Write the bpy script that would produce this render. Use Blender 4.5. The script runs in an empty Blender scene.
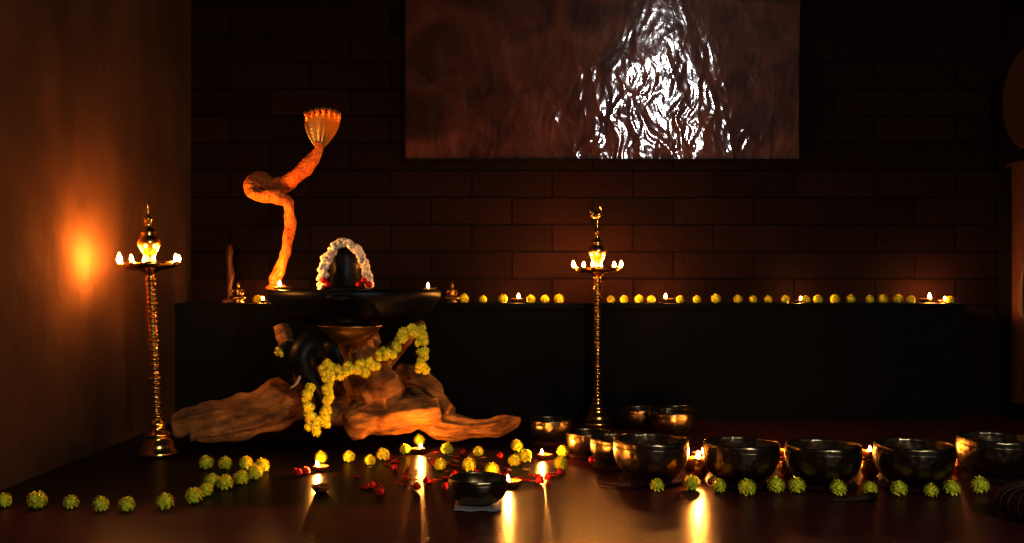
import bpy, math, random
from mathutils import Vector, Matrix, noise
random.seed(7)
CAMH=0.80; F=1000.0; HY=285.0
def W(px,py,d): return Vector(((px-512)*d/F, d, CAMH-(py-HY)*d/F))
def G(px,py,z=0.0):
    d=F*(CAMH-z)/(py-HY); return Vector(((px-512)*d/F, d, z))
vs=bpy.context.scene.view_settings
vs.view_transform='Standard'; vs.gamma=0.71; vs.exposure=0.40

# ---------------- materials ----------------
def mat(name, col, rough=0.5, metal=0.0, bump=0.0, bscale=20.0, var=0.0, vscale=4.0, col2=None, spec=0.5, btype='noise', stretch=(1,1,1), coat=0.0, bdist=0.01, sss=0.0):
    m=bpy.data.materials.new(name); m.use_nodes=True
    nt=m.node_tree; N=nt.nodes; L=nt.links; b=N['Principled BSDF']
    b.inputs['Base Color'].default_value=(*col,1); b.inputs['Roughness'].default_value=rough
    b.inputs['Metallic'].default_value=metal; b.inputs['Specular IOR Level'].default_value=spec
    b.inputs['Coat Weight'].default_value=coat
    if sss>0:
        b.inputs['Subsurface Weight'].default_value=sss; b.inputs['Subsurface Radius'].default_value=(1,.9,.4); b.inputs['Subsurface Scale'].default_value=0.02
    tc=N.new('ShaderNodeTexCoord'); mp=N.new('ShaderNodeMapping'); mp.inputs['Scale'].default_value=stretch
    L.new(tc.outputs['Object'],mp.inputs['Vector'])
    if col2:
        n=N.new('ShaderNodeTexNoise'); n.inputs['Scale'].default_value=vscale; n.inputs['Detail'].default_value=6
        r=N.new('ShaderNodeValToRGB'); r.color_ramp.elements[0].position=0.35; r.color_ramp.elements[1].position=0.68
        r.color_ramp.elements[0].color=(*col,1); r.color_ramp.elements[1].color=(*col2,1)
        L.new(mp.outputs[0],n.inputs['Vector']); L.new(n.outputs['Fac'],r.inputs['Fac']); L.new(r.outputs[0],b.inputs['Base Color'])
    if bump>0:
        if btype=='noise':
            t=N.new('ShaderNodeTexNoise'); t.inputs['Detail'].default_value=5; o='Fac'
        else:
            t=N.new('ShaderNodeTexVoronoi'); t.feature='SMOOTH_F1'; o='Distance'
        t.inputs['Scale'].default_value=bscale
        L.new(mp.outputs[0],t.inputs['Vector'])
        bp=N.new('ShaderNodeBump'); bp.inputs['Strength'].default_value=bump; bp.inputs['Distance'].default_value=bdist
        L.new(t.outputs[o],bp.inputs['Height']); L.new(bp.outputs[0],b.inputs['Normal'])
    return m
def emis(name,col,st):
    m=bpy.data.materials.new(name); m.use_nodes=True; nt=m.node_tree
    nt.nodes.remove(nt.nodes['Principled BSDF'])
    e=nt.nodes.new('ShaderNodeEmission'); e.inputs[0].default_value=(*col,1); e.inputs[1].default_value=st
    nt.links.new(e.outputs[0],nt.nodes['Material Output'].inputs[0]); return m

M_brass=mat('brass',(0.80,0.50,0.14),0.24,1.0,0.12,40)
M_brassd=mat('aged_brass',(0.40,0.25,0.08),0.35,1.0,0.3,60,col2=(0.55,0.36,0.13),vscale=12)
M_bowl=mat('hammered_bronze',(0.21,0.165,0.095),0.34,1.0,0.5,34,btype='vor',col2=(0.34,0.26,0.15),vscale=10)
M_stone=mat('black_granite',(0.008,0.007,0.007),0.42,0,0.2,60,spec=.3)
M_wood=mat('driftwood',(0.12,0.054,0.016),0.65,0,0.9,11,col2=(0.46,0.25,0.07),vscale=7,stretch=(1,1,2.2),bdist=0.03,spec=.2)
M_snake=mat('carved_snake_wood',(0.46,0.13,0.022),0.55,0,0.8,70,btype='vor',col2=(0.70,0.25,0.045),vscale=14,spec=.25)
M_hood=mat('gilded_hood',(0.85,0.40,0.07),0.36,0.65,0.3,60)
M_yel=mat('chrysanthemum_yellow',(0.90,0.82,0.03),0.6,0,col2=(0.96,0.93,0.08),vscale=30,sss=.35)
M_green=mat('leaf_green',(0.14,0.26,0.02),0.6,0)
M_white=mat('jasmine_white',(0.85,0.82,0.68),0.6,0,col2=(0.92,0.90,0.80),vscale=30,sss=.3)
M_red=mat('rose_red',(0.50,0.01,0.01),0.5,0,col2=(0.68,0.03,0.02),vscale=30)
M_pink=mat('pale_petal',(0.75,0.45,0.35),0.5,0)
M_clay=mat('terracotta',(0.25,0.07,0.025),0.6,0,0.2,40)
M_oil=mat('lamp_oil',(0.25,0.13,0.03),0.08,0)
M_wick=mat('cotton_wick',(0.6,0.5,0.35),0.8,0)
M_flame=emis('flame',(1.0,0.45,0.11),2400)
M_cush=mat('dark_red_felt',(0.030,0.008,0.008),0.9,0,0.3,90,spec=.1)
M_ash=mat('ash_paste',(0.35,0.32,0.28),0.9,0)
M_motif=mat('banner_motif',(0.10,0.07,0.055),0.9,0)
M_mallet=mat('mallet_wood',(0.06,0.028,0.012),0.5,0,0.2,30)
M_ledge=mat('ledge_paint',(0.0045,0.0045,0.005),0.75,0,0.35,18,col2=(0.007,0.006,0.0065),vscale=3,spec=.12)
M_left=mat('dark_plaster',(0.062,0.035,0.020),0.9,0,0.6,12,col2=(0.098,0.056,0.032),vscale=2.6,stretch=(1,1,.7),bdist=0.012,spec=.01)
M_plain=mat('dark_plaster_plain',(0.006,0.0045,0.0045),0.8,0,0.2,9,spec=.1)
M_banner=mat('banner_cloth',(0.055,0.016,0.011),0.8,0,0.3,60,col2=(0.085,0.025,0.016),vscale=8)
M_totem=mat('totem_wood',(0.09,0.032,0.012),0.45,0,0.4,40)
M_frame=mat('black_frame',(0.008,0.005,0.005),0.7,0,spec=.1)
M_drum=mat('drum_skin',(0.040,0.015,0.010),0.7,0,0.2,20)

def brick_mat():
    m=bpy.data.materials.new('painted_brick'); m.use_nodes=True; nt=m.node_tree; N=nt.nodes; L=nt.links; b=N['Principled BSDF']
    tc=N.new('ShaderNodeTexCoord'); s=N.new('ShaderNodeSeparateXYZ'); c=N.new('ShaderNodeCombineXYZ')
    L.new(tc.outputs['Object'],s.inputs[0]); L.new(s.outputs[0],c.inputs[0]); L.new(s.outputs[2],c.inputs[1])
    br=N.new('ShaderNodeTexBrick'); br.inputs['Scale'].default_value=1.0; br.inputs['Brick Width'].default_value=0.50
    br.inputs['Row Height'].default_value=0.168; br.inputs['Mortar Size'].default_value=0.006; br.inputs['Mortar Smooth'].default_value=0.5
    br.inputs['Color1'].default_value=(0.0205,0.0080,0.0060,1); br.inputs['Color2'].default_value=(0.0120,0.0052,0.0044,1); br.inputs['Mortar'].default_value=(0.006,0.0026,0.0026,1)
    L.new(c.outputs[0],br.inputs['Vector'])
    n=N.new('ShaderNodeTexNoise'); n.inputs['Scale'].default_value=22; n.inputs['Detail'].default_value=6; L.new(tc.outputs['Object'],n.inputs['Vector'])
    L.new(br.outputs['Color'],b.inputs['Base Color']); b.inputs['Roughness'].default_value=0.75; b.inputs['Specular IOR Level'].default_value=.06
    inv=N.new('ShaderNodeMath'); inv.operation='SUBTRACT'; inv.inputs[0].default_value=1.0; L.new(br.outputs['Fac'],inv.inputs[1])
    ad=N.new('ShaderNodeMath'); ad.operation='MULTIPLY_ADD'; L.new(n.outputs['Fac'],ad.inputs[0]); ad.inputs[1].default_value=0.8; L.new(inv.outputs[0],ad.inputs[2])
    bp=N.new('ShaderNodeBump'); bp.inputs['Strength'].default_value=0.9; bp.inputs['Distance'].default_value=0.014
    L.new(ad.outputs[0],bp.inputs['Height']); L.new(bp.outputs[0],b.inputs['Normal']); return m
M_brick=brick_mat()
def floor_material():
    # red oxide floor with a worn black-painted area around the altar
    m=mat('red_oxide_floor',(0.080,0.015,0.014),0.31,0,0.22,60,col2=(0.115,0.024,0.021),vscale=5,spec=.065,bdist=0.005)
    nt=m.node_tree; N=nt.nodes; L=nt.links; b=N['Principled BSDF']
    src=b.inputs['Base Color'].links[0].from_socket
    tc=N.new('ShaderNodeTexCoord'); n=N.new('ShaderNodeTexNoise'); n.inputs['Scale'].default_value=6; n.inputs['Detail'].default_value=5
    L.new(tc.outputs['Object'],n.inputs['Vector'])
    vm=N.new('ShaderNodeVectorMath'); vm.operation='MULTIPLY_ADD'; L.new(n.outputs['Color'],vm.inputs[0]); vm.inputs[1].default_value=(.14,.14,.14); L.new(tc.outputs['Object'],vm.inputs[2])
    s=N.new('ShaderNodeSeparateXYZ'); L.new(vm.outputs[0],s.inputs[0])
    a=N.new('ShaderNodeMapRange'); a.interpolation_type='SMOOTHSTEP'; a.inputs[1].default_value=.42; a.inputs[2].default_value=.12; L.new(s.outputs[0],a.inputs[0])
    c=N.new('ShaderNodeMapRange'); c.interpolation_type='SMOOTHSTEP'; c.inputs[1].default_value=3.60; c.inputs[2].default_value=3.78; L.new(s.outputs[1],c.inputs[0])
    mu=N.new('ShaderNodeMath'); mu.operation='MULTIPLY'; L.new(a.outputs[0],mu.inputs[0]); L.new(c.outputs[0],mu.inputs[1])
    mx=N.new('ShaderNodeMixRGB'); L.new(mu.outputs[0],mx.inputs[0]); L.new(src,mx.inputs[1]); mx.inputs[2].default_value=(0.013,0.006,0.006,1)
    L.new(mx.outputs[0],b.inputs['Base Color'])
    return m
M_floor=floor_material()

# ---------------- mesh builder ----------------
class MB:
    def __init__(s): s.v=[]; s.f=[]; s.mi=[]; s.sm=[]; s.mats=[]
    def add(s,vf,m,M=None,smooth=True):
        v,f=vf
        if m not in s.mats: s.mats.append(m)
        k=s.mats.index(m); o=len(s.v)
        s.v += [ (M@Vector(p)) if M is not None else Vector(p) for p in v]
        for q in f: s.f.append([i+o for i in q]); s.mi.append(k); s.sm.append(smooth)
        return s
    def obj(s,name,origin=(0,0,0),parent=None,rot=None):
        o=Vector(origin); me=bpy.data.meshes.new(name)
        me.from_pydata([tuple(p-o) for p in s.v],[],s.f)
        for m in s.mats: me.materials.append(m)
        me.polygons.foreach_set('material_index',s.mi); me.polygons.foreach_set('use_smooth',s.sm); me.update()
        ob=bpy.data.objects.new(name,me); bpy.context.scene.collection.objects.link(ob)
        if parent: ob.parent=parent; ob.location=o-parent.location
        else: ob.location=o
        if rot: ob.rotation_euler=rot
        return ob
def T(x,y=None,z=None,s=1.0,rz=0.0):
    p=Vector(x) if y is None else Vector((x,y,z))
    return Matrix.Translation(p)@Matrix.Rotation(rz,4,'Z')@Matrix.Scale(s,4)
def box(a,b):
    x0,y0,z0=a; x1,y1,z1=b
    v=[(x0,y0,z0),(x1,y0,z0),(x1,y1,z0),(x0,y1,z0),(x0,y0,z1),(x1,y0,z1),(x1,y1,z1),(x0,y1,z1)]
    return v,[[0,3,2,1],[4,5,6,7],[0,1,5,4],[1,2,6,5],[2,3,7,6],[3,0,4,7]]
def lathe(prof,n=40):
    v=[];f=[];idx=[]
    for r,z in prof:
        if r<1e-5: idx.append([len(v)]); v.append((0,0,z))
        else:
            idx.append(list(range(len(v),len(v)+n)))
            for i in range(n):
                a=2*math.pi*i/n; v.append((r*math.cos(a),r*math.sin(a),z))
    for A,B in zip(idx,idx[1:]):
        for i in range(n):
            j=(i+1)%n
            if len(A)==1 and len(B)==1: continue
            if len(A)==1: f.append([A[0],B[j],B[i]])
            elif len(B)==1: f.append([A[i],A[j],B[0]])
            else: f.append([A[i],A[j],B[j],B[i]])
    return v,f
def catmull(P,n):
    out=[]
    P=[Vector(p) for p in P]; Q=[2*P[0]-P[1]]+P+[2*P[-1]-P[-2]]
    for i in range(1,len(Q)-2):
        a,b,c,d=Q[i-1:i+3]
        for k in range(n):
            t=k/n
            out.append(0.5*((2*b)+(c-a)*t+(2*a-5*b+4*c-d)*t*t+(3*b-a-3*c+d)*t**3))
    out.append(P[-1]); return out
def sweep(P,R,n=8,segs=16,rough=0.0,rs=8.0,flat=1.0,up=Vector((0,1,0)),groove=0.0,twist=0.0):
    pts=catmull(P,n)
    rr=[v.x for v in catmull([Vector((r,0,0)) for r in R],n)]
    v=[];f=[];u=None
    for i,p in enumerate(pts):
        t=(pts[min(i+1,len(pts)-1)]-pts[max(i-1,0)]).normalized()
        if u is None: u=up-up.dot(t)*t
        u=(u-u.dot(t)*t)
        if u.length<1e-4: u=t.orthogonal()
        u.normalize(); w=t.cross(u)
        for k in range(segs):
            a=2*math.pi*k/segs; dirn=u*math.cos(a)*flat+w*math.sin(a)
            q=p+dirn*max(rr[i],0.0005)
            if rough: q=q+dirn*rough*noise.noise(q*rs)+dirn*rough*0.4*noise.noise(q*rs*3)
            if groove: q=q+dirn*groove*noise.noise(Vector((math.cos(a)*3.0,math.sin(a)*3.0,i*.05)))
            if twist: q=q+dirn*twist*math.cos(2*a+i*.28)
            v.append(q)
    m=len(pts)
    for i in range(m-1):
        for k in range(segs):
            j=(k+1)%segs; f.append([i*segs+k,i*segs+j,(i+1)*segs+j,(i+1)*segs+k])
    v.append(pts[0]); v.append(pts[-1])
    for k in range(segs):
        j=(k+1)%segs; f.append([len(v)-2,j,k]); f.append([len(v)-1,(m-1)*segs+k,(m-1)*segs+j])
    return v,f
def ball(r,n=16,sx=1,sy=1,sz=1):
    pr=[(r*math.sin(math.pi*i/(n//2)),-r*math.cos(math.pi*i/(n//2))) for i in range(n//2+1)]
    pr[0]=(0,-r); pr[-1]=(0,r); v,f=lathe(pr,n); return [(a*sx,b*sy,c*sz) for a,b,c in v],f
def flower(r,seed=0,layers=80):
    rnd=random.Random(seed); v=[];f=[]
    c=Vector((0,0,r*0.72))
    bv,bf=ball(r*0.82,12,1,1,0.85); v=[Vector(p)+c for p in bv]; f=[list(q) for q in bf]
    for i in range(layers):
        z=1-1.75*(i+0.5)/layers; a=i*2.399963+rnd.uniform(-.3,.3); s=math.sqrt(max(0,1-z*z))
        d=Vector((s*math.cos(a),s*math.sin(a),z*0.85)).normalized()
        side=d.cross(Vector((0,0,1)))
        if side.length<1e-3: side=Vector((1,0,0))
        side.normalize(); w=r*0.17; L=r*rnd.uniform(0.92,1.06)
        up=side.cross(d)*-1
        b0=c+d*r*0.62; tip=c+d*L+up*r*0.10; mid=c+d*r*0.88-up*r*0.04
        o=len(v); v+=[b0-side*w*.6,b0+side*w*.6,mid+side*w,tip+side*w*.4,tip-side*w*.4,mid-side*w]; f.append([o,o+1,o+2,o+3,o+4,o+5])
    mz=min(p.z for p in v); v=[p-Vector((0,0,mz)) for p in v]
    return v,f
FL=[flower(1.0,i) for i in range(4)]
FLs=[flower(1.0,i+9,40) for i in range(4)]
def flame(h=0.028,r=0.0072):
    return lathe([(0,0),(r*.7,h*.1),(r,h*.3),(r*.75,h*.55),(r*.3,h*.82),(0,h)],8)

# ---------------- room ----------------
XL,XR,YB,YF,ZC=-1.99,3.02,6.20,-3.0,3.15
def rm(name,a,b,m):
    return MB().add(box(a,b),m,smooth=False).obj(name,origin=(0,0,0))
rm('floor',(XL-.1,YF-.1,-.1),(XR+.1,YB+.1,0),M_floor)
rm('ceiling',(XL-.1,YF-.1,ZC),(XR+.1,YB+.1,ZC+.1),M_plain)
rm('wall_back',(XL-.1,YB,0),(XR+.1,YB+.1,ZC),M_brick)
rm('wall_left',(XL-.1,YF,0),(XL,YB,ZC),M_left)
rm('wall_right',(XR,YF,0),(XR+.1,YB,ZC),M_plain)
rm('wall_front',(XL-.1,YF-.1,0),(XR+.1,YF,ZC),M_plain)
LY=5.90; LZ=0.692
led=MB(); led.add(box((XL,LY,0),(2.66,YB,LZ-.03)),M_ledge,smooth=False); led.add(box((XL,LY-.015,LZ-.03),(2.675,YB,LZ)),M_ledge,smooth=False)
led.obj('wall_ledge')
SZ=0.0

# ---------------- foil mural ----------------
x0,x1,z0,z1=-0.655,1.765,1.575,2.80
nx,nz=330,165; v=[];f=[]
def crk(x,z):
    t=(z-z0)/(z1-z0); A=.78-.55*min(1,t*1.5)
    xx=x+noise.noise(Vector((x*5,z*5,1)))*.05; zz=z+noise.noise(Vector((x*5,z*5,9)))*.07
    a=noise.noise(Vector((x*2.2,z*1.3,1.7)))*0.004
    a-=abs(noise.noise(Vector((xx*7+zz*1.5,zz*3.0,4.2))))*0.0070*A
    a-=abs(noise.noise(Vector((xx*15-zz*4,zz*6,8.2))))*0.0036*A
    a-=abs(noise.noise(Vector((xx*31+zz*8,zz*13,3.2))))*0.0018*A
    a+=.050*(z-1.80)**2     # the hung sheet bows forward towards its top
    return a
for j in range(nz+1):
    for i in range(nx+1):
        x=x0+(x1-x0)*i/nx; z=z0+(z1-z0)*j/nz
        v.append((x,YB-.047-crk(x,z),z))
for j in range(nz):
    for i in range(nx):
        a=j*(nx+1)+i; f.append([a,a+1,a+nx+2,a+nx+1])
def foil_mat():
    m=bpy.data.materials.new('embossed_foil'); m.use_nodes=True; nt=m.node_tree; N=nt.nodes; L=nt.links; b=N['Principled BSDF']
    tc=N.new('ShaderNodeTexCoord')
    n=N.new('ShaderNodeTexNoise'); n.inputs['Scale'].default_value=3; n.inputs['Detail'].default_value=7; n.inputs['Distortion'].default_value=1.2
    L.new(tc.outputs['Object'],n.inputs['Vector']); r=N.new('ShaderNodeValToRGB'); r.color_ramp.elements[0].position=.35; r.color_ramp.elements[1].position=.7
    r.color_ramp.elements[0].color=(0.05,0.016,0.008,1); r.color_ramp.elements[1].color=(0.13,0.048,0.022,1)
    L.new(n.outputs['Fac'],r.inputs[0]); L.new(r.outputs[0],b.inputs['Base Color'])
    b.inputs['Roughness'].default_value=0.40; b.inputs['Metallic'].default_value=0.15; b.inputs['Specular IOR Level'].default_value=.1
    b.inputs['Coat Weight'].default_value=.30; b.inputs['Coat Roughness'].default_value=0.065; b.inputs['Coat IOR'].default_value=1.6
    mp=N.new('ShaderNodeMapping'); mp.inputs['Scale'].default_value=(1,1,.5); L.new(tc.outputs['Object'],mp.inputs['Vector'])
    n2=N.new('ShaderNodeTexNoise'); n2.inputs['Scale'].default_value=28; n2.inputs['Detail'].default_value=3; n2.inputs['Distortion'].default_value=0.8
    L.new(mp.outputs[0],n2.inputs['Vector'])
    bp=N.new('ShaderNodeBump'); bp.inputs['Strength'].default_value=0.05; bp.inputs['Distance'].default_value=0.010
    L.new(n2.outputs['Fac'],bp.inputs['Height']); L.new(bp.outputs[0],b.inputs['Normal']); L.new(bp.outputs[0],b.inputs['Coat Normal'])
    return m
M_foil=foil_mat()
fb=MB(); fb.add((v,f),M_foil)
fb.add(box((x0,YB-.030,z0),(x1,YB-.002,z1)),M_frame,smooth=False)
for a,b in (((x0-.012,YB-.06,z0-.010),(x1+.012,YB-.002,z0)),((x0-.012,YB-.12,z1),(x1+.012,YB-.002,z1+.02)),((x0-.010,YB-.06,z0),(x0,YB-.002,z1)),((x1,YB-.06,z0),(x1+.010,YB-.002,z1))):
    fb.add(box(a,b),M_frame,smooth=False)
fb.obj('embossed_foil_mural')

# ---------------- oil lamp stands ----------------
def oil_lamp(loc,lean,bird):
    B=MB()
    pr=[(0,0),(.092,0),(.094,.010),(.088,.022),(.078,.028),(.076,.045),(.068,.062),(.058,.072),(.054,.088),(.060,.096),(.054,.106),(.040,.114),(.034,.135),(.040,.145),(.034,.155),(.026,.165)]
    z=.175
    while z<.835:
        k=int((z-.175)/.022+.5)
        R=.031 if k%8==0 else .0245
        pr+=[(.0175,z),(R,z+.005),(R,z+.012),(.0175,z+.0185)]; z+=.022
    pr+=[(.024,.850),(.034,.858),(.055,.866),(.105,.872),(.132,.884),(.136,.900),(.131,.901),(.124,.890),(.095,.884),(.035,.884),(.030,.900),(.024,.925),(.032,.945),(.044,.965),(.053,.985),(.053,1.0),(.044,1.018),(.030,1.03),(.036,1.04),(.032,1.05),(.019,1.06),(.014,1.085),(.021,1.10),(.021,1.108),(.012,1.12),(.010,1.15),(.013,1.16),(.007,1.175),(.004,1.20),(0,1.215)]
    B.add(lathe(pr,40),M_brass)
    B.add(lathe([(0,.887),(.11,.8875)],24),M_oil)
    for i in range(5):
        a=math.radians([185,255,345,40,120][i]); c,s=math.cos(a),math.sin(a)
        B.add(sweep([(c*.105,s*.105,.888),(c*.130,s*.130,.894),(c*.145,s*.145,.902)],[.016,.014,.008],4,10,up=Vector((0,0,1)),flat=.5),M_brass)
        B.add(sweep([(c*.10,s*.10,.895),(c*.125,s*.125,.902),(c*.138,s*.138,.908)],[.004,.004,.003],3,6,up=Vector((0,0,1))),M_wick)
        big=1.5 if (i==0 and not bird) else 1.0
        B.add(flame(.032*big,.0085*big),M_flame,T((c*.138,s*.138,.906)))
    if bird:
        B.add(sweep([(-.045,0,1.205),(-.02,0,1.195),(.01,0,1.205),(.022,0,1.225),(.018,0,1.25),(.032,0,1.258)],[.004,.016,.018,.011,.010,.003],5,10),M_brass)
        B.add(sweep([(-.02,0,1.2),(-.04,0,1.225),(-.045,0,1.25)],[.014,.010,.002],4,8),M_brass)
    ob=B.obj('brass_oil_lamp_stand'); ob.location=loc; ob.rotation_euler=(0,lean,0); return ob
p=G(158,456,SZ); oil_lamp((p.x,p.y,SZ+.004),math.radians(-2.4),False)
p=G(597,424,0); oil_lamp((p.x,p.y-.02,.0),0,True)

# ---------------- altar ----------------
AX,AY=-0.816,5.20
st=MB()
st.add(lathe([(0,.60),(.20,.60),(.27,.612),(.36,.64),(.41,.68),(.425,.71),(.44,.725),(.445,.745),(.445,.765),(.435,.776),(.415,.776),(.405,.762),(.20,.756),(0,.756)],64),M_stone,T((AX,AY,0)))
st.add(sweep([(AX,AY-.30,.735),(AX,AY-.44,.738),(AX,AY-.55,.742)],[.12,.075,.045],6,16,up=Vector((0,0,1)),flat=.30),M_stone)
st.obj('stone_yoni_basin',origin=(AX,AY,.6))
lg=MB()
lx=W(345,0,AY).x
lg.add(lathe([(0,.757),(.13,.757),(.135,.775),(.12,.79),(.085,.795),(.078,.80),(.080,.90),(.076,.945),(.060,.985),(.034,1.008),(0,1.016)],32),M_stone,T((lx,AY,0)))
for dz in (.90,.915,.93):
    lg.add(box((lx-.022,AY-.0815,dz),(lx+.022,AY-.07,dz+.0035)),M_motif,smooth=False)
lg.obj('shiva_lingam',origin=(lx,AY,.757))

wg=MB()
path=catmull([W(322,287,5.08),W(323,270,5.08),W(330,253,5.09),(W(345,243,5.1)),W(359,253,5.09),W(366,270,5.08),W(369,287,5.08)],14)
for i,q in enumerate(path):
    for k in range(3):
        r=random.uniform(.013,.018); o=Vector((random.uniform(-.018,.018),random.uniform(-.018,.018),random.uniform(-.012,.012)))
        z=max(q.z+o.z,.775)
        wg.add(random.choice(FLs),M_white,T((q.x+o.x,q.y+o.y,z-r*.6),s=r,rz=random.random()*6))
for px,py in ((324,281),(328,285),(364,281),(359,285),(369,285)):
    q=W(px,py,5.03)
    wg.add(random.choice(FLs),M_red,T((q.x,q.y,q.z-.012),s=.020))
wg.obj('jasmine_garland')

# driftwood base
dw=MB()
def root(P,R,rough=.03,segs=26): dw.add(sweep(P,R,8,segs,rough=rough*1.3,rs=7.5,groove=.026),M_wood)
root([(AX-.02,AY+.02,.605),(AX-.03,AY+.02,.45),(AX+.0,AY,.28),(AX+.02,AY,.10)],[.15,.13,.16,.21],.05)
root([W(352,335,5.0),W(362,365,4.97),W(378,392,4.95),W(385,420,4.97)],[.07,.10,.12,.10],.03)
root([W(345,385,5.15),W(300,398,5.05),W(262,408,4.98),W(222,418,4.92),W(172,428,4.86)],[.11,.105,.095,.075,.045],.035)
root([W(300,405,5.0),W(265,420,4.9),W(225,430,4.85),(W(190,436,4.82))],[.06,.06,.045,.02],.02)
root([W(385,412,5.05),W(370,416,4.92),W(355,420,4.86),W(345,422,4.84)],[.09,.085,.078,.055],.025)
root([W(350,420,4.88),W(385,417,4.90),W(415,412,4.92),W(438,408,4.96)],[.075,.085,.08,.06],.025)
root([W(395,375,5.1),W(420,385,5.08),W(440,402,5.05),W(452,410,5.0)],[.07,.06,.045,.025],.02)
root([W(400,405,5.05),W(440,425,5.0),W(480,427,4.98),W(510,422,4.98),W(521,418,4.98)],[.07,.055,.042,.032,.012],.018)
root([W(375,370,5.1),W(398,345,4.98),W(415,328,4.93),W(424,322,4.92)],[.05,.035,.027,.02],.01)
root([W(320,400,5.1),W(300,375,5.05),W(288,350,5.05),W(280,325,5.08)],[.07,.045,.035,.025],.015)
for i,q in enumerate(dw.v):
    if q.z<SZ+.001: q.z=SZ+.001
    if q.z>.69: q.z=.69
ob=dw.obj('driftwood_root_base',origin=(AX,AY,SZ))
rmo=ob.modifiers.new('merge','REMESH'); rmo.mode='VOXEL'; rmo.voxel_size=.008; rmo.use_smooth_shade=True
sm=ob.modifiers.new('smooth','SMOOTH'); sm.iterations=2; sm.factor=.5

bp_=MB(); c=W(350,345,4.80)
bp_.add(lathe([(0,0),(.05,.004),(.10,.03),(.135,.065),(.145,.085),(.155,.088),(.152,.096),(.138,.094),(.125,.07),(.09,.035),(0,.012)],40),M_brassd,T((c.x,c.y+.02,c.z)))
bp_.obj('brass_offering_bowl',origin=c)
ts=MB()
ts.add(sweep([W(332,345,4.88),W(312,345,4.80),W(302,358,4.76),W(308,376,4.75),W(318,388,4.75),W(322,402,4.76),W(316,414,4.77),W(308,408,4.75)],[.055,.068,.066,.05,.036,.027,.02,.012],8,20),M_stone)
ts.add(sweep([W(296,345,4.79),W(286,350,4.80),W(284,368,4.81),W(292,384,4.80)],[.02,.04,.045,.012],6,14,flat=.35),M_stone)
ts.add(sweep([W(324,345,4.74),W(332,352,4.72),W(336,368,4.73),W(330,384,4.76)],[.02,.036,.040,.012],6,14,flat=.35),M_stone)
ts.add(sweep([W(302,372,4.72),W(296,384,4.69),W(290,388,4.67)],[.009,.007,.003],5,8),M_ash)
ts.obj('elephant_head_carving')

yg=MB()
def strand(P,r=.028,step=.032,jit=.012):
    q=catmull(P,20); acc=0; last=q[0]
    for p in q:
        acc+=(p-last).length; last=p
        if acc>=step*.5:
            acc=0
            for k in range(2):
                o=Vector((random.uniform(-jit,jit),random.uniform(-jit,jit),random.uniform(-jit,jit)))
                rr=r*random.uniform(.75,1.0)
                yg.add(random.choice(FLs),M_yel,Matrix.Translation(p+o-Vector((0,0,rr*.6)))@Matrix.Rotation(random.random()*6,4,random.choice('XYZ'))@Matrix.Scale(rr,4))
strand([W(423,372,4.72),W(423,350,4.72),W(421,332,4.73),W(413,325,4.74),W(404,332,4.74),W(396,344,4.74),W(384,354,4.72),W(368,362,4.70),(W(350,369,4.68)),W(334,366,4.66),W(325,362,4.66)])
strand([W(325,362,4.66),W(328,385,4.66),W(326,405,4.66),W(320,425,4.67),W(312,420,4.67),W(308,402,4.67),W(309,388,4.67)])
strand([W(283,352,4.73),W(279,350,4.75),W(276,352,4.77)],.014,.02,.006)
yg.obj('chrysanthemum_garland')

# naga sculpture
ns=MB()
P=[(277,290),(276,278),(283,262),(288,240),(290,218),(288,203),(278,197),(262,196),(252,190),(252,181),(262,179),(274,185),(286,184),(298,175),(309,164),(317,152),(320,142)]
R=[6.5,6,5.3,5.0,5.2,5.8,6.4,7.0,7.0,6.6,6.8,7.6,8,7.8,7,5.5,5.0]
dd=[5.2,5.2,5.2,5.2,5.2,5.19,5.17,5.15,5.16,5.2,5.24,5.25,5.23,5.2,5.18,5.17,5.16]
pts=[W(a,b,d) for (a,b),d in zip(P,dd)]
pts[0].z=.772
ns.add(sweep(pts,[r*.0052 for r in R],9,24,rough=.009,rs=20,twist=.0035),M_snake)
ns.add(lathe([(0,0),(.055,0),(.06,.01),(.045,.022),(.03,.03),(0,.03)],24),M_snake,T((pts[0].x,pts[0].y,.7775)))
nb=W(320,148,5.16)
# solid shell-like cobra hood: ribbed front, scalloped top edge, domed back
mv=[];mf=[]; na=56; nr=16
def hoodp(u,t,back):
    wdt=.020+.070*math.sin(min(1,t*1.05)*math.pi/2)**.9
    top=.150+.036*(1-u*u)+.008*math.cos(u*math.pi*7)     # scallops
    rib=.0045*abs(math.cos(u*math.pi*3.5))*(0.3+t)
    y=nb.y+.02*t-(1-math.cos(u*.9))*wdt*.9-.035*t*t
    th=.030*math.cos(u*math.pi/2)*math.sin(math.pi*min(1,max(.0,t)*.92+.04))+.006
    y=y+th if back else y-rib
    return (nb.x+math.sin(u*1.15)/math.sin(1.15)*wdt+.022*t, y, nb.z+t*top)
for s in (0,1):
    for j in range(nr+1):
        for i in range(na+1): mv.append(hoodp(i/na*2-1,j/nr,s))
n1=(nr+1)*(na+1)
for s in (0,1):
    for j in range(nr):
        for i in range(na):
            a=s*n1+j*(na+1)+i; q=[a,a+1,a+na+2,a+na+1]; mf.append(q if s==0 else q[::-1])
for j in range(nr):
    for i in (0,na):
        a=j*(na+1)+i; mf.append([a,a+na+1,a+na+1+n1,a+n1])
for i in range(na):
    for j in (0,nr):
        a=j*(na+1)+i; mf.append([a,a+1,a+1+n1,a+n1])
ns.add((mv,mf),M_hood)
for k in range(7):
    u=(k-3)/3.5
    C=Vector(hoodp(u,.97,0))
    ns.add(sweep([C+Vector((0,.012,-.03)),C+Vector((0,.004,-.004)),C+Vector((0,-.008,.006)),C+Vector((0,-.024,.004)),C+Vector((0,-.036,-.006))],[.007,.012,.0135,.011,.004],5,10),M_hood)
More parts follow.
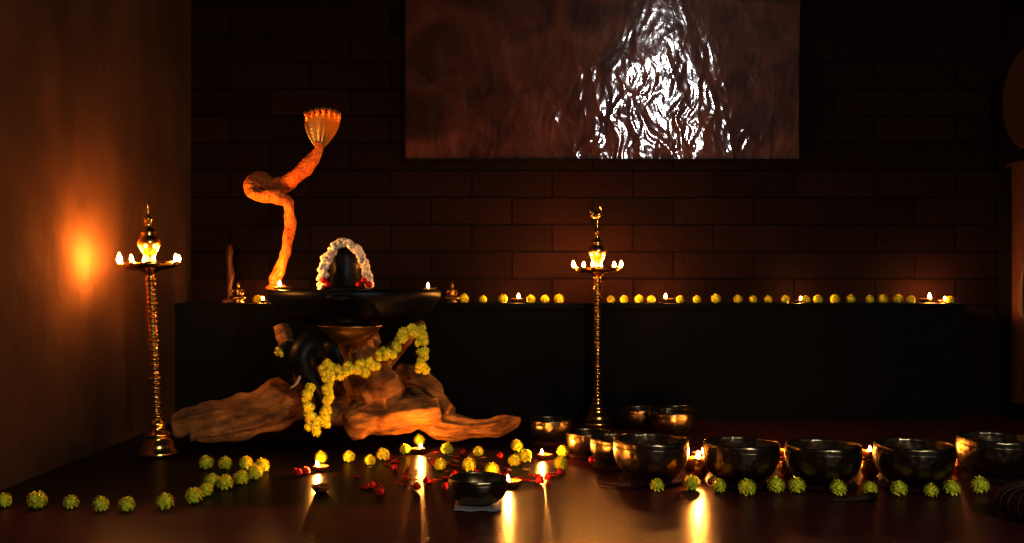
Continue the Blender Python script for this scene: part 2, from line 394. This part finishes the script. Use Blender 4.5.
ns.obj('naga_serpent_sculpture',origin=(pts[0].x,pts[0].y,.776))

# ---------------- diyas ----------------
def diya(loc,s=1.0,lit=True,m=M_clay,name='diya_lamp'):
    B=MB()
    B.add(lathe([(0,0),(.022,0),(.030,.008),(.040,.020),(.043,.028),(.040,.029),(.034,.020),(.020,.012),(0,.011)],24),m)
    B.add(lathe([(0,.021),(.034,.0212)],20),M_oil)
    B.add(sweep([(.0,-.030,.024),(.0,-.040,.027),(0,-.052,.031)],[.012,.010,.005],4,8,up=Vector((0,0,1)),flat=.5),m)
    B.add(sweep([(0,-.01,.023),(0,-.028,.029),(0,-.036,.033)],[.003,.003,.002],3,6,up=Vector((0,0,1))),M_wick)
    if lit: B.add(flame(.028/s**.5,.0070/s**.5),M_flame,T((0,-.036,.031)))
    o=B.obj(name); o.location=loc; o.scale=(s,s,s); o.rotation_euler=(0,0,random.uniform(-.6,.6)); return o
for px,py,s,lit in [(321,471,.8,1),(321,492,.9,0),(418,453,.8,1),(512,487,.95,1),(545,459,.8,1),(472,463,.8,0)]:
    p=G(px,py,0); diya((p.x,p.y,.0005),s,bool(lit))
for px,lit in [(265,1),(517,1),(668,1),(798,1),(925,1),(942,1)]:
    p=W(px,0,6.03); diya((p.x,6.03,LZ+.0005),.6 if px in(798,942,265) else .95,bool(lit),M_brassd)
p=W(281,0,5.0); diya((p.x,5.02,.7625),1.0,True,M_brassd)
p=W(428,0,5.15); diya((p.x+.01,5.15,.7625),.8,True,M_brassd)

# ---------------- singing bowls ----------------
def bowl(px,ybase,wpx,z=0.0,matr=True,hf=.5,y=None):
    mz=.022 if matr else 0.0
    p=G(px,ybase,z) if y is None else Vector(((px-512)*y/F,y,z))
    r=wpx*.5*p.y/F; B=MB(); H=r*2*hf
    pr=[(0,0),(.50*r,0),(.68*r,.07*H),(.86*r,.25*H),(.97*r,.50*H),(1.0*r,.72*H),(.985*r,.92*H),(.985*r,H),(.955*r,H),(.95*r,.92*H),(.965*r,.72*H),(.93*r,.48*H),(.80*r,.25*H),(.55*r,.08*H),(0,.05*H)]
    B.add(lathe(pr,56),M_bowl)
    B.add(lathe([(.992*r,.80*H),(1.004*r,.805*H),(1.004*r,.83*H),(.985*r,.835*H)],56),M_bowl)
    ob=B.obj('singing_bowl'); ob.location=(p.x,p.y,z+mz+.0005)
    if matr:
        C=MB(); C.add(lathe([(0,0),(.80*r,0),(.86*r,.006),(.87*r,.013),(.82*r,.021),(.5*r,.022),(0,.022)],40),M_cush)
        c=C.obj('round_felt_mat'); c.location=(p.x,p.y,z)
    return ob
for a in [(550,444,42),(588,458,44),(616,468,52),(651,482,76),(741,485,76),(823,487,75),(914,488,78),(997,480,76),(672,438,46),(640,432,40)]:
    bowl(*a)
bowl(678,432,36,y=5.55)
p=G(478,508,0)
cl=MB(); cv,cf=[],[]
for j in range(9):
    for i in range(13):
        cv.append((p.x-.085+.17*i/12, p.y-.06+.18*j/8, .0045+.002*math.sin(i*1.1)*math.cos(j*.9)))
for j in range(8):
    for i in range(12):
        a=j*13+i; cf.append([a,a+1,a+14,a+13])
co=cl.add((cv,cf),M_ash).obj('folded_cloth'); so=co.modifiers.new('s','SOLIDIFY'); so.thickness=.002
b=bowl(478,0,60,z=.007,matr=False,hf=.42,y=p.y+.06)

def cup(px,py,w,lit):
    p=G(px,py,0); r=w*.5*p.y/F; B=MB()
    B.add(lathe([(0,0),(.6*r,0),(.7*r,.15*r),(1.0*r,.6*r),(1.05*r,1.1*r),(.9*r,1.5*r),(.95*r,1.65*r),(.88*r,1.65*r),(.83*r,1.45*r),(.95*r,1.1*r),(0,.9*r)],32),M_brass)
    B.add(sweep([(0,-.3*r,.95*r),(0,-.45*r,1.3*r),(0,-.5*r,1.6*r)],[.003,.003,.002],4,6),M_wick)
    if lit: B.add(flame(.034,.0085),M_flame,T((0,-.5*r,1.58*r)))
    o=B.obj('brass_cup_lamp'); o.location=(p.x,p.y,.0)
    return o
cup(697,478,26,True); cup(787,476,20,False); cup(870,476,20,False); cup(963,474,20,False)
for px,py in((700,458),(787,455),(868,456)):
    p=G(px,py,0); diya((p.x,p.y,0.0005),.9,True,M_clay)

def mallet(px,py,ang):
    p=G(px,py,0); B=MB()
    B.add(sweep([(-.09,0,.014),(-.02,0,.013),(.05,0,.016),(.085,0,.018)],[.008,.009,.013,.016],5,12),M_mallet)
    B.add(sweep([(.05,0,.017),(.07,0,.018),(.087,0,.018)],[.016,.018,.016],4,12),M_cush)
    o=B.obj('singing_bowl_mallet'); o.location=p; o.rotation_euler=(0,0,ang)
mallet(855,503,.3); mallet(620,488,-.5)

p=G(1046,520,0); B=MB()
B.add(lathe([(0,0),(.10,0),(.14,.02),(.155,.055),(.14,.09),(.10,.11),(.02,.113),(.012,.119),(0,.12)],40),M_cush)
for k in range(24):
    a=k*math.pi/12; c,s=math.cos(a),math.sin(a)
    B.add(sweep([(c*.02,s*.02,.113),(c*.10,s*.10,.111),(c*.141,s*.141,.091),(c*.156,s*.156,.055),(c*.141,s*.141,.02)],[.002]*5,4,5),M_mallet)
B.obj('round_meditation_cushion').location=p

# ---------------- flowers ----------------
def frow(name,L,r,fn):
    B=MB()
    for px,py in L:
        p=fn(px,py); rr=r*random.uniform(.86,1.1)
        B.add(random.choice(FL),M_yel,T(p,s=rr,rz=random.random()*6))
        B.add(lathe([(0,0),(.5*rr,.0005),(.3*rr,.25*rr),(0,.3*rr)],8),M_green,T(p))
    return B.obj(name)
def fz(px,py):
    p=G(px,py,0); p.z=.0005; return p
frow('chrysanthemum_flowers',[(x,0) for x in (257,464,483,503,531,545,559,611,624,639,651,680,697,716,738,753,768,785,806,818,835,851,870,883,898,911,950)],.030,lambda px,py:Vector(((px-512)*5.93/F,5.93,LZ+.0005)))
frow('chrysanthemum_flowers',[(657,491),(692,490),(719,492),(747,495),(776,493),(797,493),(838,495),(870,495),(899,496),(931,497),(952,495),(980,493),],.034,fz)
frow('chrysanthemum_flowers',[(4,507),(37,508),(71,508),(101,511),(127,511),(165,509),(194,503),(206,496),(212,487),(225,489),(241,484),(255,479),(262,472),(246,469),(225,469),(206,469)],.033,fz)
frow('chrysanthemum_flowers',[(321,463),(349,462),(370,465),(383,460),(405,454),(419,445),(447,454),(478,456),(517,451),(514,466),(525,462),(469,471),(563,457),(560,469),(440,470),(492,476)],.032,fz)
B=MB()
def petal(r):
    v=[];f=[]
    for j in range(4):
        for i in range(4):
            u=i/3*2-1; t=j/3; w=math.sin(math.pi*(.15+.8*t))
            v.append((u*r*w*.8,(t-.5)*2*r,.3*r*(u*u+ (t-.5)**2*2)))
    for j in range(3):
        for i in range(3): a=j*4+i; f.append([a,a+1,a+5,a+4])
    return v,f
ptl=petal(1.0)
spots=[(395,462,22,7),(455,462,30,9),(430,482,40,8),(540,478,25,6),(370,487,12,3),(500,470,25,6)]
for cx,cy,sx,sy in spots:
    for k in range(20):
        px=random.gauss(cx,sx*.6); py=random.gauss(cy,sy*.6)
        p=fz(px,max(py,440)); p.z+=.001
        B.add(ptl,M_red if random.random()<.85 else M_pink,T(p,s=random.uniform(.010,.017),rz=random.random()*6))
B.obj('scattered_rose_petals')
B=MB()
for px,py in [(395,470),(427,484),(445,490),(372,488),(298,476),(306,474),(463,455),(455,478),(500,458),(540,484),(548,480),(592,463),(417,490),(434,466),(380,495),(476,478),(560,476)]:
    p=fz(px,py); B.add(random.choice(FLs),M_red,T(p,s=random.uniform(.016,.021),rz=random.random()*6))
B.obj('red_rose_flowers')

# ---------------- figurines on ledge ----------------
def figurine(px,y=6.03,s=1.0):
    B=MB()
    B.add(lathe([(0,0),(.035,0),(.036,.008),(.028,.012),(.028,.018),(.034,.022),(0,.022)],24),M_brassd)
    B.add(lathe([(0,.022),(.033,.024),(.036,.034),(.026,.044),(.018,.05),(.020,.065),(.023,.078),(.014,.086),(.007,.09),(.008,.094),(0,.095)],20),M_brassd)
    B.add(ball(.0125,14),M_brassd,T((0,0,.104)))
    B.add(lathe([(.012,.108),(.011,.118),(.006,.126),(0,.136)],16),M_brassd)
    for s_ in (-1,1):
        B.add(sweep([(s_*.021,0,.08),(s_*.033,-.004,.062),(s_*.022,-.024,.046)],[.006,.0055,.004],5,8),M_brassd)
        B.add(sweep([(s_*.014,-.004,.034),(s_*.038,-.014,.032),(s_*.010,-.032,.030)],[.011,.010,.006],5,8),M_brassd)
    o=B.obj('deity_figurine'); o.location=((px-512)*y/F,y,LZ+.0005); o.scale=(s,)*3; return o
figurine(238,5.95); figurine(452,s=.95)
B=MB(); y=6.08; x=(230-512)*y/F
B.add(box((x-.035,y-.03,LZ),(x+.035,y+.03,LZ+.02)),M_totem,smooth=False)
B.add(sweep([(x,y,LZ+.018),(x-.004,y,LZ+.09),(x+.004,y,LZ+.17),(x-.004,y,LZ+.25),(x,y,LZ+.31),(x+.004,y,LZ+.345)],[.024,.017,.024,.018,.022,.008],7,14),M_totem)
B.add(ball(.018,14,1,1,1.3),M_totem,T((x,y,LZ+.335)))
B.obj('carved_wooden_statuette',origin=(x,y,LZ))

# ---------------- right wall items ----------------
B=MB(); v=[];f=[]
for j in range(31):
    for i in range(13):
        v.append((XR-.02-.010*math.sin(i*1.3+j*.08),5.52+.50*i/12,.10+1.42*j/30))
for j in range(30):
    for i in range(12): a=j*13+i; f.append([a,a+1,a+14,a+13])
B.add((v,f),M_banner)
B.add(sweep([(XR-.02,5.48,1.525),(XR-.02,6.06,1.525)],[.013,.013],4,10,up=Vector((0,0,1))),M_mallet)
B.add(sweep([(XR-.035,5.84,.60),(XR-.036,5.87,.68),(XR-.036,5.86,.80),(XR-.035,5.84,.95)],[.012,.035,.022,.004],5,10,flat=.25,up=Vector((1,0,0))),M_motif)
B.obj('cloth_wall_banner')
B=MB()
B.add(lathe([(0,0),(.27,0),(.29,.02),(.29,.07),(.275,.08),(.26,.074),(0,.070)],48),M_drum,Matrix.Translation((XR-.001,5.72,1.88))@Matrix.Rotation(-math.pi/2,4,'Y'))
for k in range(16):
    a=k*math.pi/8; B.add(ball(.012,10),M_brassd,T((XR-.045,5.72+.292*math.cos(a),1.88+.292*math.sin(a))))
B.obj('frame_drum')

# ---------------- ceiling lamp behind the camera ----------------
B=MB(); LX,LYc=2.0,-1.45
B.add(lathe([(0,0),(.25,0),(.26,-.02),(.26,-.06),(.24,-.06),(.235,-.03),(0,-.03)],40),M_frame,T((LX,LYc,ZC)))
B.obj('ceiling_spot_fixture')
ld=bpy.data.lights.new('cool_ceiling_light','AREA'); ld.shape='RECTANGLE'; ld.size=.26; ld.size_y=.26; ld.energy=165; ld.color=(0.92,0.96,1.0)
lo=bpy.data.objects.new('cool_ceiling_light',ld); bpy.context.scene.collection.objects.link(lo)
lo.location=(LX,LYc,ZC-.08); d=Vector((.5,5.0,0.6))-lo.location; lo.rotation_euler=d.to_track_quat('-Z','Y').to_euler()

w=bpy.data.worlds.new('night'); bpy.context.scene.world=w; w.use_nodes=True
w.node_tree.nodes['Background'].inputs[0].default_value=(0.02,0.02,0.03,1); w.node_tree.nodes['Background'].inputs[1].default_value=.2

cd=bpy.data.cameras.new('camera'); cd.sensor_width=36; cd.lens=36*F/1024; cd.shift_y=(HY-271.5)/1024; cd.clip_start=.05
co=bpy.data.objects.new('camera',cd); bpy.context.scene.collection.objects.link(co)
co.location=(0,0,CAMH); co.rotation_euler=(math.pi/2,0,0); bpy.context.scene.camera=co
